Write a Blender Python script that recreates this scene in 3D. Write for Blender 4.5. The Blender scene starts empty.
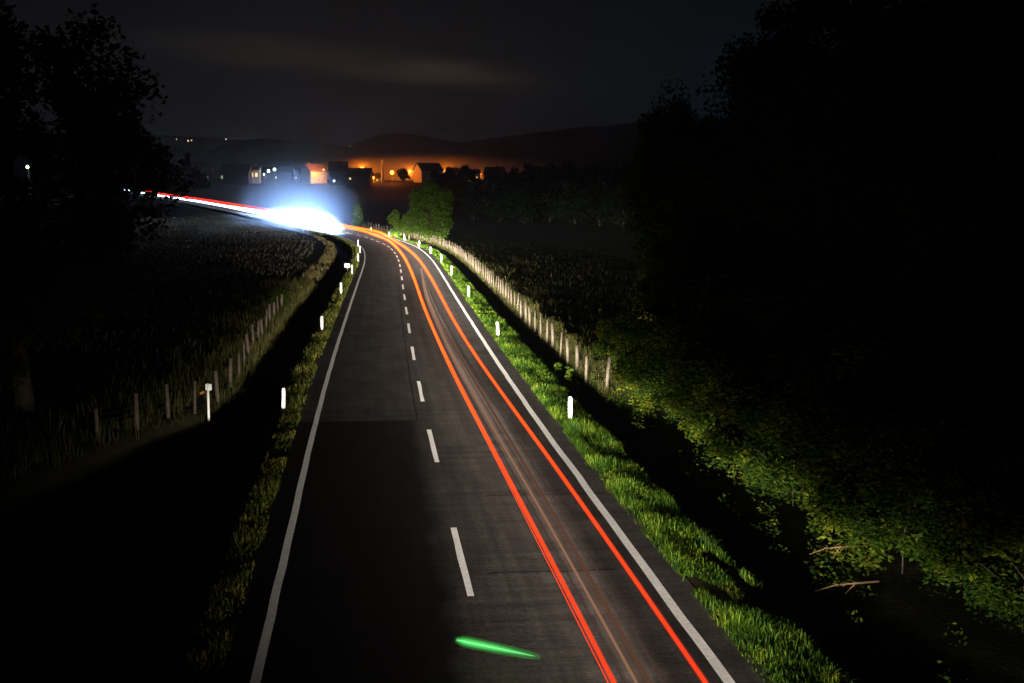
import bpy, math, random
import numpy as np
from mathutils import Vector, Matrix

S = bpy.context.scene
R = math.radians
rng = np.random.default_rng(7)
random.seed(7)

# ------------------------------------------------------------------ camera
F, HOR, CX, CY, CAMZ = 1300.0, 190.0, 512.0, 341.5, 7.9
PITCH = math.atan((CY - HOR) / F)
cam = bpy.data.cameras.new("camera")
cam.sensor_width = 36.0
cam.lens = F / 1024 * 36.0
cam.clip_start, cam.clip_end = 0.1, 20000
cam_o = bpy.data.objects.new("camera", cam)
cam_o.location = (0, 0, CAMZ)
cam_o.rotation_euler = (math.pi / 2 - PITCH, 0, 0)
S.collection.objects.link(cam_o)
S.camera = cam_o

# ------------------------------------------------------------------ sky
MOON_EL, MOON_ROT = R(28), R(200)
W = bpy.data.worlds.new("World")
S.world = W
W.use_nodes = True
nt = W.node_tree
nt.nodes.clear()
def N(t, kind, **kw):
    n = t.nodes.new(kind)
    for k, v in kw.items():
        setattr(n, k, v)
    return n
wo = N(nt, "ShaderNodeOutputWorld")
bg = N(nt, "ShaderNodeBackground")
sky = N(nt, "ShaderNodeTexSky", sky_type='NISHITA', sun_disc=False)
sky.sun_elevation, sky.sun_rotation = MOON_EL, MOON_ROT
hsv = N(nt, "ShaderNodeHueSaturation")
hsv.inputs["Saturation"].default_value = 0.25
hsv.inputs["Value"].default_value = 0.0004
tc = N(nt, "ShaderNodeTexCoord")
sep = N(nt, "ShaderNodeSeparateXYZ")
elev = N(nt, "ShaderNodeValToRGB")           # night cloud deck, lit from below by the towns
e = elev.color_ramp.elements
e[0].position, e[0].color = 0.0, (0.0112, 0.0130, 0.0160, 1)
e[1].position, e[1].color = 0.30, (0.0030, 0.0032, 0.0040, 1)
q = elev.color_ramp.elements.new(0.06); q.color = (0.0108, 0.0122, 0.0142, 1)
q = elev.color_ramp.elements.new(0.145); q.color = (0.0042, 0.0048, 0.0056, 1)
az = N(nt, "ShaderNodeMapRange")             # teal glow of a town away to the right
az.inputs[1].default_value, az.inputs[2].default_value = -0.02, 0.14
teal = N(nt, "ShaderNodeMix", data_type='RGBA', blend_type='MULTIPLY')
teal.inputs[7].default_value = (0.55, 1.0, 1.22, 1)
mp = N(nt, "ShaderNodeMapping")               # one torn band of cloud, faintly warm
mp.inputs["Scale"].default_value = (7.0, 7.0, 60.0)
mp.inputs["Rotation"].default_value = (0, R(-5.2), 0)
ns = N(nt, "ShaderNodeTexNoise")
ns.inputs["Scale"].default_value = 1.1
ns.inputs["Detail"].default_value = 5.0
cr = N(nt, "ShaderNodeValToRGB")
cr.color_ramp.elements[0].position, cr.color_ramp.elements[0].color = 0.27, (0, 0, 0, 1)
cr.color_ramp.elements[1].position, cr.color_ramp.elements[1].color = 0.75, (0.085, 0.054, 0.032, 1)
line = N(nt, "ShaderNodeMath", operation='MULTIPLY_ADD')     # height of the band falls to the right
line.inputs[1].default_value = 0.085
dist = N(nt, "ShaderNodeMath", operation='ADD')
dist.inputs[1].default_value = -0.0845
absd = N(nt, "ShaderNodeMath", operation='ABSOLUTE')
bump = N(nt, "ShaderNodeMapRange", interpolation_type='SMOOTHSTEP')
bump.inputs[1].default_value, bump.inputs[2].default_value = .0, .017
bump.inputs[3].default_value, bump.inputs[4].default_value = 1.0, .03
azl = N(nt, "ShaderNodeMapRange", interpolation_type='SMOOTHSTEP')
azl.inputs[1].default_value, azl.inputs[2].default_value = -.30, -.12
azr = N(nt, "ShaderNodeMapRange", interpolation_type='SMOOTHSTEP')
azr.inputs[1].default_value, azr.inputs[2].default_value = .06, -.08
mk1 = N(nt, "ShaderNodeMath", operation='MULTIPLY')
mk2 = N(nt, "ShaderNodeMath", operation='MULTIPLY')
cmul = N(nt, "ShaderNodeMix", data_type='RGBA', blend_type='MULTIPLY')
cmul.inputs[0].default_value = 1.0
add = N(nt, "ShaderNodeMix", data_type='RGBA', blend_type='ADD')
add2 = N(nt, "ShaderNodeMix", data_type='RGBA', blend_type='ADD')
add.inputs[0].default_value = 1.0
add2.inputs[0].default_value = 1.0
L = nt.links.new
L(tc.outputs["Generated"], sep.inputs[0])
L(sep.outputs[2], elev.inputs[0])
L(sep.outputs[0], az.inputs[0])
L(az.outputs[0], teal.inputs[0])
L(elev.outputs[0], teal.inputs[6])
L(tc.outputs["Generated"], mp.inputs[0])
L(mp.outputs[0], ns.inputs["Vector"])
L(ns.outputs[0], cr.inputs[0])
L(teal.outputs[2], add.inputs[6])
L(sep.outputs[0], line.inputs[0]); L(sep.outputs[2], line.inputs[2])
L(line.outputs[0], dist.inputs[0]); L(dist.outputs[0], absd.inputs[0]); L(absd.outputs[0], bump.inputs[0])
L(sep.outputs[0], azl.inputs[0]); L(sep.outputs[0], azr.inputs[0])
L(azl.outputs[0], mk1.inputs[0]); L(azr.outputs[0], mk1.inputs[1])
L(mk1.outputs[0], mk2.inputs[0]); L(bump.outputs[0], mk2.inputs[1])
L(cr.outputs[0], cmul.inputs[6]); L(mk2.outputs[0], cmul.inputs[7])
L(cmul.outputs[2], add.inputs[7])
L(sky.outputs[0], hsv.inputs["Color"])
L(add.outputs[2], add2.inputs[6])
L(hsv.outputs[0], add2.inputs[7])
L(add2.outputs[2], bg.inputs[0])
bg.inputs[1].default_value = .50
L(bg.outputs[0], wo.inputs[0])

# ------------------------------------------------------------------ moon behind cloud
moon = bpy.data.lights.new("moon", 'SUN')
moon.energy, moon.angle, moon.color = 0.002, R(5), (1.0, 0.95, 0.88)
moon_o = bpy.data.objects.new("moon", moon)
moon_o.rotation_euler = (R(90) - MOON_EL, 0, math.pi - MOON_ROT)
S.collection.objects.link(moon_o)

S.view_settings.view_transform = 'Standard'
S.view_settings.look = 'None'
S.view_settings.exposure = 0.0
S.view_settings.gamma = 1.0
S.view_settings.use_curve_mapping = False
S.render.engine = 'CYCLES'
S.cycles.use_denoising = True
S.cycles.light_sampling_threshold = 0.0
S.cycles.max_bounces = 5
S.cycles.volume_bounces = 0
S.cycles.diffuse_bounces = 2
S.cycles.transparent_max_bounces = 8
S.cycles.sample_clamp_indirect = 4.0

# ------------------------------------------------------------------ pixel <-> place
cp, sp = math.cos(PITCH), math.sin(PITCH)
def ray(px, py):
    a, b = (px - CX) / F, -(py - CY) / F
    return Vector((a, cp + b * sp, -sp + b * cp))
def on_plane(px, py, z=0.0):
    r = ray(px, py)
    k = (z - CAMZ) / r.z
    return Vector((r.x * k, r.y * k, z))
def at(px, py, d):
    r = ray(px, py)
    k = d / r.y
    return Vector((r.x * k, d, CAMZ + r.z * k))

BASE = [(-200, 0), (230, 0), (290, .35), (340, 1.2), (480, 2.9), (620, 5.3), (690, 7.2), (750, 12.3), (900, 16), (1500, 22), (7000, 30)]
def smooth(a, n, k):
    for _ in range(k):
        p = np.concatenate([2 * a[0] - a[1:n + 1][::-1], a, 2 * a[-1] - a[-n - 1:-1][::-1]])
        a = np.convolve(p, np.ones(2 * n + 1) / (2 * n + 1), 'valid')
    return a
YG = np.arange(-200, 1000, 1.0)
_bz = smooth(np.interp(YG, *zip(*BASE)), 10, 2)
def base(y):
    y = np.asarray(y, float)
    return np.where(y < 990, np.interp(y, YG, _bz), np.interp(y, *zip(*BASE)))
CEN = [(464.3, 569), (432.9, 448), (419, 386), (413, 354), (409, 328), (406.3, 310.3), (404.4, 296.6), (402.8, 286.4), (401.9, 277.8),
       (400.8, 270.5), (400, 265), (398.6, 260), (396.9, 256), (394.7, 252.5), (391.9, 249), (388.3, 246.2), (383.3, 243.4),
       (377.3, 241.4), (371.2, 239.1), (365.3, 236.7), (358, 235)]
cpts = [on_plane(*c) for c in CEN]
cpts = [(p.y, p.x) for p in cpts] + [(290, -46.5), (340, -64), (480, -114), (620, -172), (690, -203), (760, -232)]
s0 = (cpts[2][1] - cpts[0][1]) / (cpts[2][0] - cpts[0][0])
cpts = [(-200, cpts[0][1] + s0 * (-200 - cpts[0][0]))] + cpts + [(1000, -300)]
_xc = smooth(np.interp(YG, *zip(*cpts)), 6, 3)
_hd = np.gradient(_xc, YG)
def xc(y):
    return np.interp(y, YG, _xc)
def hd(y):
    return np.interp(y, YG, _hd)
def rp(y, t, z=0.0):
    """point at lateral distance t from the road's centre line, z above the road level"""
    h = math.atan(float(hd(y)))
    return Vector((float(xc(y)) + t * math.cos(h), y - t * math.sin(h), float(base(y)) + z))
def lateral(x, y):
    return (x - xc(y)) / np.sqrt(1 + hd(y) ** 2)

NG = rng.normal(size=(64, 64))
def vnoise(x, y, sc):
    u, v = np.asarray(x) / sc, np.asarray(y) / sc
    i, j = np.floor(u).astype(int), np.floor(v).astype(int)
    a, b = u - i, v - j
    a, b = a * a * (3 - 2 * a), b * b * (3 - 2 * b)
    g = lambda p, r: NG[p % 64, r % 64]
    return g(i, j) * (1 - a) * (1 - b) + g(i + 1, j) * a * (1 - b) + g(i, j + 1) * (1 - a) * b + g(i + 1, j + 1) * a * b

BANK_L = [(-200, 24), (20, 20), (30, 14.5), (41, 10.2), (46, 8.2), (52, 7.5), (1000, 7.6)]
def prof(t, y):
    t = np.asarray(t, float); y = np.asarray(y, float)
    bl = np.interp(y, *zip(*BANK_L))
    a = np.abs(t)
    ul = (a - 5.25) / (bl - 5.25)
    zl = np.interp(ul, [-9, -.3, -.27, 0, .22, .5, .75, 1.0, 1.6], [-.04, -.04, .0, -.04, -.75, -1.0, -.8, -.05, .08])
    zr = np.interp(a, [0, 4.42, 4.6, 5.7, 6.25, 6.8, 7.35, 8.6, 12, 30], [-.04, -.04, .02, -.06, -.75, -.85, -.12, .05, -.35, -1.7])
    near = np.clip((52 - y) / 6, 0, 1)
    zr = zr - near * np.interp(a, [6.3, 7.4, 8.6, 12, 18, 30], [0, .40, .55, .35, .15, 0])
    fade = np.clip((700 - y) / 60, 0, 1)
    z = np.where(t < 0, zl, zr) * fade
    bump = vnoise(np.asarray(t) + 91, y, 1.1) * .03 + vnoise(t, y, 4.) * .05
    z = z + bump * np.clip((a - 4.7) / 1.0, 0, 1)
    z = z + vnoise(t, y, 60.) * .35 * np.clip((a - 25) / 60, 0, 1)
    return z
def gz(x, y):
    return base(y) + prof(lateral(x, y), y)

# ------------------------------------------------------------------ object helpers
def tag(o, label=None, cat=None, group=None, kind=None):
    if label: o["label"] = label
    if cat: o["category"] = cat
    if group: o["group"] = group
    if kind: o["kind"] = kind
    return o
def link(o, parent=None):
    S.collection.objects.link(o)
    if parent is not None:
        o.parent = parent
    return o
def empty(name, loc=(0, 0, 0), rz=0.0):
    o = bpy.data.objects.new(name, None)
    o.location = loc; o.rotation_euler = (0, 0, rz)
    o.empty_display_size = .3
    return link(o)
def mesh_np(name, V, faces, mat, parent=None, uv=None, smooth_=False):
    """faces: list of (n,k) int arrays"""
    me = bpy.data.meshes.new(name)
    V = np.asarray(V, np.float32).reshape(-1, 3)
    faces = [np.asarray(f, np.int32) for f in faces if len(f)]
    loops = np.concatenate([f.ravel() for f in faces])
    tot = np.concatenate([np.full(len(f), f.shape[1], np.int32) for f in faces])
    st = np.concatenate([[0], np.cumsum(tot)[:-1]]).astype(np.int32)
    me.vertices.add(len(V)); me.vertices.foreach_set("co", V.ravel())
    me.loops.add(len(loops)); me.loops.foreach_set("vertex_index", loops)
    me.polygons.add(len(tot)); me.polygons.foreach_set("loop_start", st); me.polygons.foreach_set("loop_total", tot)
    if smooth_:
        me.polygons.foreach_set("use_smooth", np.ones(len(tot), bool))
    if uv is not None:
        l = me.uv_layers.new(name="UVMap")
        l.data.foreach_set("uv", np.asarray(uv, np.float32)[loops].ravel())
    me.update(calc_edges=True)
    me.validate()
    me.materials.append(mat)
    return link(bpy.data.objects.new(name, me), parent)
class MB:
    def __init__(s): s.v, s.f = [], []
    def add(s, vs, fs):
        n = len(s.v); s.v += [tuple(v) for v in vs]; s.f += [tuple(i + n for i in f) for f in fs]
        return s
    def box(s, c, size, M=None):
        x, y, z = [k / 2 for k in size]
        vs = [Vector((i * x, j * y, k * z)) for k in (-1, 1) for j in (-1, 1) for i in (-1, 1)]
        vs = [(M @ v if M else v) + Vector(c) for v in vs]
        return s.add(vs, [(0, 2, 3, 1), (4, 5, 7, 6), (0, 1, 5, 4), (2, 6, 7, 3), (0, 4, 6, 2), (1, 3, 7, 5)])
    def tube(s, pts, rad, n=8, cap=True):
        pts = [Vector(p) for p in pts]
        rad = rad if hasattr(rad, '__len__') else [rad] * len(pts)
        vs, fs = [], []
        for i, p in enumerate(pts):
            d = (pts[min(i + 1, len(pts) - 1)] - pts[max(i - 1, 0)]).normalized()
            a = d.cross(Vector((0, 0, 1))) if abs(d.z) < .95 else d.cross(Vector((0, 1, 0)))
            a.normalize(); b = a.cross(d)
            for k in range(n):
                w = 2 * math.pi * k / n
                vs.append(p + (a * math.cos(w) + b * math.sin(w)) * rad[i])
        for i in range(len(pts) - 1):
            for k in range(n):
                fs.append((i * n + k, (i + 1) * n + k, (i + 1) * n + (k + 1) % n, i * n + (k + 1) % n))
        if cap:
            fs.append(tuple(range(n))); fs.append(tuple((len(pts) - 1) * n + k for k in range(n))[::-1])
        return s.add(vs, fs)
    def build(s, name, mat, parent=None, smooth_=False):
        me = bpy.data.meshes.new(name)
        me.from_pydata(s.v, [], s.f); me.update()
        if smooth_:
            for p in me.polygons: p.use_smooth = True
        me.materials.append(mat)
        return link(bpy.data.objects.new(name, me), parent)
def ball(mb, c, r, n=10, m=6, sc=(1, 1, 1)):
    vs, fs = [], []
    for j in range(m + 1):
        th = math.pi * j / m
        for i in range(n):
            ph = 2 * math.pi * i / n
            vs.append((c[0] + r * sc[0] * math.sin(th) * math.cos(ph), c[1] + r * sc[1] * math.sin(th) * math.sin(ph), c[2] + r * sc[2] * math.cos(th)))
    for j in range(m):
        for i in range(n):
            fs.append((j * n + i, (j + 1) * n + i, (j + 1) * n + (i + 1) % n, j * n + (i + 1) % n))
    return mb.add(vs, fs)
def copy_tree(o, parent=None):
    c = o.copy(); S.collection.objects.link(c); c.parent = parent
    for ch in list(o.children):
        copy_tree(ch, c)
    return c
def point_light(name, loc, P, col, r=0.15):
    l = bpy.data.lights.new(name, 'POINT')
    l.energy, l.color, l.shadow_soft_size = P, col, r
    o = bpy.data.objects.new(name, l); o.location = loc
    return link(o)
def spot_light(name, loc, d, P, col, size, r=0.06, blend=1.0):
    l = bpy.data.lights.new(name, 'SPOT')
    l.energy, l.color, l.shadow_soft_size, l.spot_size, l.spot_blend = P, col, r, size, blend
    o = bpy.data.objects.new(name, l); o.location = loc
    o.rotation_euler = Vector(d).to_track_quat('-Z', 'Y').to_euler()
    return link(o)

def dipped_beam(l, k, up):
    """a dipped beam: full at and just below the horizontal, fading towards the ground in front of the car and cut off above"""
    l.use_nodes = True
    t = l.node_tree
    e_ = next(n for n in t.nodes if n.type == 'EMISSION')
    g_ = N(t, "ShaderNodeNewGeometry"); s_ = N(t, "ShaderNodeSeparateXYZ")
    r = N(t, "ShaderNodeFloatCurve")
    cm = r.mapping.curves[0]
    mr = N(t, "ShaderNodeMapRange"); mr.inputs[1].default_value, mr.inputs[2].default_value = -1, 1
    pts = [(-1, .0)] + [(-x, (.045 / x) ** 1.5) for x in (.8, .6, .4, .3, .22, .16, .12, .09, .065)] + [(-.045, 1), (-.01, .9), (.02, .5), (.05, max(.18, up)), (.09, max(.045, up)), (.15, max(.01, up * .8)), (.3, max(.002, up * .6)), (1, .0)]
    while len(cm.points) < len(pts): cm.points.new(.5, .5)
    for p_, (x, y_) in zip(cm.points, pts):
        p_.location = ((x + 1) / 2, y_); p_.handle_type = 'VECTOR'
    r.mapping.update()
    K = t.links.new
    K(g_.outputs["Incoming"], s_.inputs[0]); K(s_.outputs[2], mr.inputs[0]); K(mr.outputs[0], r.inputs["Value"])
    m_ = N(t, "ShaderNodeMath", operation='MULTIPLY'); m_.inputs[1].default_value = k
    K(r.outputs[0], m_.inputs[0]); K(m_.outputs[0], e_.inputs[1])

# ------------------------------------------------------------------ materials
def mat(name, col, rough=.8, var=.25, scale=6., spec=.2, bump=0., bscale=40.):
    m = bpy.data.materials.new(name); m.use_nodes = True
    t = m.node_tree; b = t.nodes["Principled BSDF"]
    b.inputs["Roughness"].default_value = rough
    b.inputs["Specular IOR Level"].default_value = spec
    n = N(t, "ShaderNodeTexNoise"); n.inputs["Scale"].default_value = scale; n.inputs["Detail"].default_value = 5
    c = N(t, "ShaderNodeTexCoord")
    r = N(t, "ShaderNodeValToRGB")
    r.color_ramp.elements[0].position, r.color_ramp.elements[1].position = .3, .7
    r.color_ramp.elements[0].color = [k * (1 - var) for k in col] + [1]
    r.color_ramp.elements[1].color = [min(1, k * (1 + var)) for k in col] + [1]
    t.links.new(c.outputs["Object"], n.inputs["Vector"])
    t.links.new(n.outputs[0], r.inputs[0]); t.links.new(r.outputs[0], b.inputs["Base Color"])
    if bump:
        n2 = N(t, "ShaderNodeTexNoise"); n2.inputs["Scale"].default_value = bscale; n2.inputs["Detail"].default_value = 6
        bu = N(t, "ShaderNodeBump"); bu.inputs["Strength"].default_value = bump; bu.inputs["Distance"].default_value = .05
        t.links.new(c.outputs["Object"], n2.inputs["Vector"]); t.links.new(n2.outputs[0], bu.inputs["Height"])
        t.links.new(bu.outputs[0], b.inputs["Normal"])
    return m
def emit(name, col, k):
    m = bpy.data.materials.new(name); m.use_nodes = True
    t = m.node_tree; t.nodes.clear()
    o = N(t, "ShaderNodeOutputMaterial"); e = N(t, "ShaderNodeEmission")
    e.inputs[0].default_value = list(col) + [1]; e.inputs[1].default_value = k
    t.links.new(e.outputs[0], o.inputs[0])
    return m
def leaf_mat(name, cols, trans=.35, spec=.12):
    """leaves or blades: every blade its own shade"""
    m = bpy.data.materials.new(name); m.use_nodes = True
    t = m.node_tree; t.nodes.clear()
    o = N(t, "ShaderNodeOutputMaterial")
    g = N(t, "ShaderNodeNewGeometry")
    r = N(t, "ShaderNodeValToRGB")
    while len(r.color_ramp.elements) < len(cols):
        r.color_ramp.elements.new(.5)
    for i, c in enumerate(cols):
        r.color_ramp.elements[i].position = i / (len(cols) - 1)
        r.color_ramp.elements[i].color = list(c) + [1]
    p = N(t, "ShaderNodeBsdfPrincipled"); p.inputs["Roughness"].default_value = .65; p.inputs["Specular IOR Level"].default_value = spec
    tr = N(t, "ShaderNodeBsdfTranslucent")
    mx = N(t, "ShaderNodeMixShader"); mx.inputs[0].default_value = trans
    c_ = N(t, "ShaderNodeTexCoord"); nz = N(t, "ShaderNodeTexNoise"); nz.inputs["Scale"].default_value = .9; nz.inputs["Detail"].default_value = 3
    t.links.new(c_.outputs["Object"], nz.inputs["Vector"])
    r1 = N(t, "ShaderNodeMapRange"); r1.inputs[1].default_value, r1.inputs[2].default_value = .3, .7
    t.links.new(nz.outputs[0], r1.inputs[0])
    mm = N(t, "ShaderNodeMix"); mm.inputs[0].default_value = .62
    t.links.new(g.outputs["Random Per Island"], mm.inputs[2]); t.links.new(r1.outputs[0], mm.inputs[3])
    t.links.new(mm.outputs[0], r.inputs[0])
    t.links.new(r.outputs[0], p.inputs["Base Color"]); t.links.new(r.outputs[0], tr.inputs[0])
    t.links.new(p.outputs[0], mx.inputs[1]); t.links.new(tr.outputs[0], mx.inputs[2]); t.links.new(mx.outputs[0], o.inputs[0])
    return m

M = {}
M['paint'] = mat("road_paint", (.88, .88, .86), .6, .14, 9., .3, .15, 120)
M['white'] = mat("white_plastic", (.80, .80, .78), .45, .06, 8., .4)
M['black'] = mat("black_plastic", (.03, .03, .03), .5, .2, 8., .4)
M['reflector'] = mat("reflector_glass", (.75, .72, .65), .15, .05, 30., .8)
M['wood'] = mat("weathered_wood", (.062, .049, .036), .85, .35, 7., .15, .4, 30)
M['wire'] = mat("galvanised_wire", (.05, .05, .05), .45, .1, 5., .5)
M['bark'] = mat("bark", (.04, .03, .022), .9, .4, 5., .1, .6, 14)
M['twig'] = mat("bare_twig", (.09, .05, .03), .8, .3, 9., .1)
M['metal'] = mat("lamp_metal", (.30, .31, .32), .5, .1, 5., .5)
M['orange'] = mat("orange_plastic", (.30, .10, .02), .5, .1, 5., .3)
M['grass'] = leaf_mat("verge_grass_blades", [(.004, .012, .001), (.010, .030, .002), (.018, .046, .002), (.042, .082, .004), (.09, .125, .007), (.14, .13, .02)])
M['verge'] = leaf_mat("dull_verge_blades", [(.006, .012, .002), (.02, .035, .004), (.05, .06, .008), (.11, .10, .02), (.17, .13, .04)])
M['dry'] = leaf_mat("dry_tall_grass", [(.015, .025, .005), (.05, .045, .012), (.03, .04, .006), (.11, .08, .03)])
M['field'] = leaf_mat("field_grass", [(.012, .02, .004), (.04, .038, .010), (.022, .026, .006), (.08, .06, .02)])
M['crop'] = leaf_mat("field_crop", [(.045, .042, .03), (.085, .075, .055), (.06, .055, .04)])
M['leaf'] = leaf_mat("tree_leaves", [(.012, .028, .004), (.025, .05, .006), (.035, .06, .008), (.018, .032, .005)])
M['bush'] = leaf_mat("shrub_leaves", [(.003, .008, .001), (.007, .018, .002), (.014, .028, .002), (.042, .052, .003), (.11, .105, .007)], .3, .05)
M['rowan'] = leaf_mat("roadside_tree_leaves", [(.014, .03, .004), (.028, .055, .006), (.045, .08, .008), (.02, .042, .005)])
M['dark'] = leaf_mat("far_leaves", [(.005, .008, .004), (.009, .012, .005), (.014, .017, .006)], .05, .0)

# asphalt, laid out along the road: U = metres across, V = metres along
def asphalt():
    m = bpy.data.materials.new("asphalt"); m.use_nodes = True
    t = m.node_tree; b = t.nodes["Principled BSDF"]; K = t.links.new
    uv = N(t, "ShaderNodeUVMap"); uv.uv_map = "UVMap"
    s = N(t, "ShaderNodeSeparateXYZ"); K(uv.outputs[0], s.inputs[0])
    def noise(sx, sy, sc, det=6):
        mp = N(t, "ShaderNodeMapping"); mp.inputs["Scale"].default_value = (sx, sy, 1)
        n = N(t, "ShaderNodeTexNoise"); n.inputs["Scale"].default_value = sc; n.inputs["Detail"].default_value = det
        n.inputs["Roughness"].default_value = .65
        K(uv.outputs[0], mp.inputs[0]); K(mp.outputs[0], n.inputs["Vector"])
        return n.outputs[0]
    def ramp(inp, a, b_, ca=0., cb=1.):
        r = N(t, "ShaderNodeMapRange"); r.inputs[1].default_value, r.inputs[2].default_value = a, b_
        r.inputs[3].default_value, r.inputs[4].default_value = ca, cb
        K(inp, r.inputs[0]); return r.outputs[0]
    def math_(op, a, c):
        n = N(t, "ShaderNodeMath", operation=op)
        for i, x in enumerate((a, c)):
            if hasattr(x, 'is_linked'): K(x, n.inputs[i])
            else: n.inputs[i].default_value = x
        return n.outputs[0]
    fine = noise(1, 1, 38, 3)
    aggregate = noise(1, 1, 9, 8)
    blot = noise(1, .35, .9, 5)
    streak = noise(3.2, .05, 1., 5)
    cross = noise(.15, 2.6, 1., 5)
    v = ramp(fine, .3, .7, .6, 1.4)
    v = math_('MULTIPLY', v, ramp(aggregate, .3, .7, .55, 1.45))
    v = math_('MULTIPLY', v, ramp(blot, .3, .7,   .62, 1.34))
    v = math_('MULTIPLY', v, ramp(streak, .3, .7, .72, 1.25))
    v = math_('MULTIPLY', v, ramp(cross, .35, .7, .68, 1.25))
    wob = ramp(noise(1, .6, 1.3, 4), 0, 1, -.3, .3)
    # near left lane darkened: newer asphalt plus unlit area painted in, to a cross joint
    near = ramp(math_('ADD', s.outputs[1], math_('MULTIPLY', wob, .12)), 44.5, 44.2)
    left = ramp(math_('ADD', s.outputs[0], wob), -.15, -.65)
    unlit_patch = math_('MULTIPLY', near, left)
    v = math_('MULTIPLY', v, math_('SUBTRACT', 1.0, math_('MULTIPLY', unlit_patch, .86)))
    # a repaired strip in the right lane
    strip = math_('MULTIPLY', ramp(s.outputs[0], 1.1, 1.25), ramp(s.outputs[0], 2.55, 2.4))
    strip = math_('MULTIPLY', strip, ramp(blot, .42, .55))
    v = math_('MULTIPLY', v, math_('SUBTRACT', 1.0, math_('MULTIPLY', strip, .35)))
    # joints and cracks
    def crack(coord, at_, w, lo, hi, along):
        d = math_('ABSOLUTE', math_('SUBTRACT', math_('ADD', coord, math_('MULTIPLY', wob, .35)), at_), 0)
        c = ramp(d, w, w * .4)
        return math_('MULTIPLY', c, math_('MULTIPLY', ramp(along, lo, lo + .1), ramp(along, hi, hi - .1)))
    cr_ = crack(s.outputs[0], -.33, .05, 44.4, 120, s.outputs[1])
    for (vv, lo, hi) in ((44.4, -4.4, .2), (58.2, .2, 4.3), (33.0, 1.0, 4.3), (71, -4.4, 4.3), (26.2, .4, 3.2), (93, 0, 4.3)):
        cr_ = math_('MAXIMUM', cr_, crack(s.outputs[1], vv, .07, lo, hi, s.outputs[0]))
    v = math_('MULTIPLY', v, math_('SUBTRACT', 1.0, math_('MULTIPLY', cr_, .75)))
    mx = N(t, "ShaderNodeMix", data_type='RGBA', blend_type='MULTIPLY'); mx.inputs[0].default_value = 1
    mx.inputs[6].default_value = (.046, .0415, .038, 1)
    K(v, mx.inputs[7]); K(mx.outputs[2], b.inputs["Base Color"])
    b.inputs["Roughness"].default_value = .88; b.inputs["Specular IOR Level"].default_value = .10
    bu = N(t, "ShaderNodeBump"); bu.inputs["Strength"].default_value = .35; bu.inputs["Distance"].default_value = .01
    K(aggregate, bu.inputs["Height"]); K(bu.outputs[0], b.inputs["Normal"])
    return m
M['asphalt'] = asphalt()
M['soil'] = mat("soil_and_short_grass", (.022, .022, .010), .95, .5, .8, .05, .8, 7)
M['hill'] = mat("wooded_hill", (.035, .045, .025), .95, .4, .01, .05)

# ------------------------------------------------------------------ ground
ys = np.concatenate([np.arange(-60, 100, 1.0), np.arange(100, 260, 2.0), np.arange(260, 700, 8.0), np.geomspace(700, 6000, 40)])
tp = np.concatenate([np.arange(0, 13, .28), np.arange(13, 30, .8), np.geomspace(30, 4000, 36)])
ts = np.concatenate([-tp[::-1], tp[1:]])
T, Y = np.meshgrid(ts, ys)
h = np.arctan(hd(Y)) * np.clip((60 - np.abs(T)) / 40, 0, 1)
X = xc(Y) + T * np.cos(h); Y2 = Y - T * np.sin(h)
Z = base(Y) + prof(T, Y)
nr, nc = T.shape
ii = (np.arange(nr - 1)[:, None] * nc + np.arange(nc - 1)[None, :]).ravel()
g = mesh_np("ground", np.stack([X, Y2, Z], -1), [np.stack([ii, ii + 1, ii + nc + 1, ii + nc], -1)], M['soil'], smooth_=True)
tag(g, kind='structure')

# ------------------------------------------------------------------ road and its painted lines
def strip(name, y0, y1, ta, tb, z, m, parent=None, wob=0., dy=1.0):
    yy = np.arange(y0, y1 + .01, dy)
    cols = np.linspace(ta, tb, 3)
    V, UV = [], []
    for y in yy:
        for k, c in enumerate(cols):
            w = wob * float(vnoise(y * 1.0 + (50 if c > 0 else 0), c, 1.7)) if k != 1 else 0
            p = rp(y, c + w, z); V.append(p); UV.append((c, y))
    n = len(yy)
    F_ = [[i * 3 + k, i * 3 + k + 1, i * 3 + k + 4, i * 3 + k + 3] for i in range(n - 1) for k in range(2)]
    return V, F_, UV
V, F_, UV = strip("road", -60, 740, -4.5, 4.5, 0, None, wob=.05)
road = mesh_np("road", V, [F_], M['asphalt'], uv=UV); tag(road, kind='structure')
for tt, w in ((-3.8, .085), (3.8, .095)):
    V, F_, UV = strip("edge_line", -60, 430, tt - w, tt + w, .005, None, wob=.008)
    mesh_np("edge_line", V, [F_], M['paint'], road)
DASH = [15, 27.3, 39.9, 50.9, 62.9, 74.4, 85.4, 96.3, 106.5, 117, 127.6, 137, 146.7, 155.6, 164.5, 174, 183, 192, 201, 210, 219, 228, 238, 248, 258, 268]
V, Q = [], []
for c in DASH:
    v_, f_, _ = strip("d", c - 2.6, c + 2.6, -.072, .072, .005, None, wob=.006, dy=1.3)
    o_ = len(V); V += v_; Q += [[i + o_ for i in f] for f in f_]
mesh_np("centre_line", V, [Q], M['paint'], road)

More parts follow.
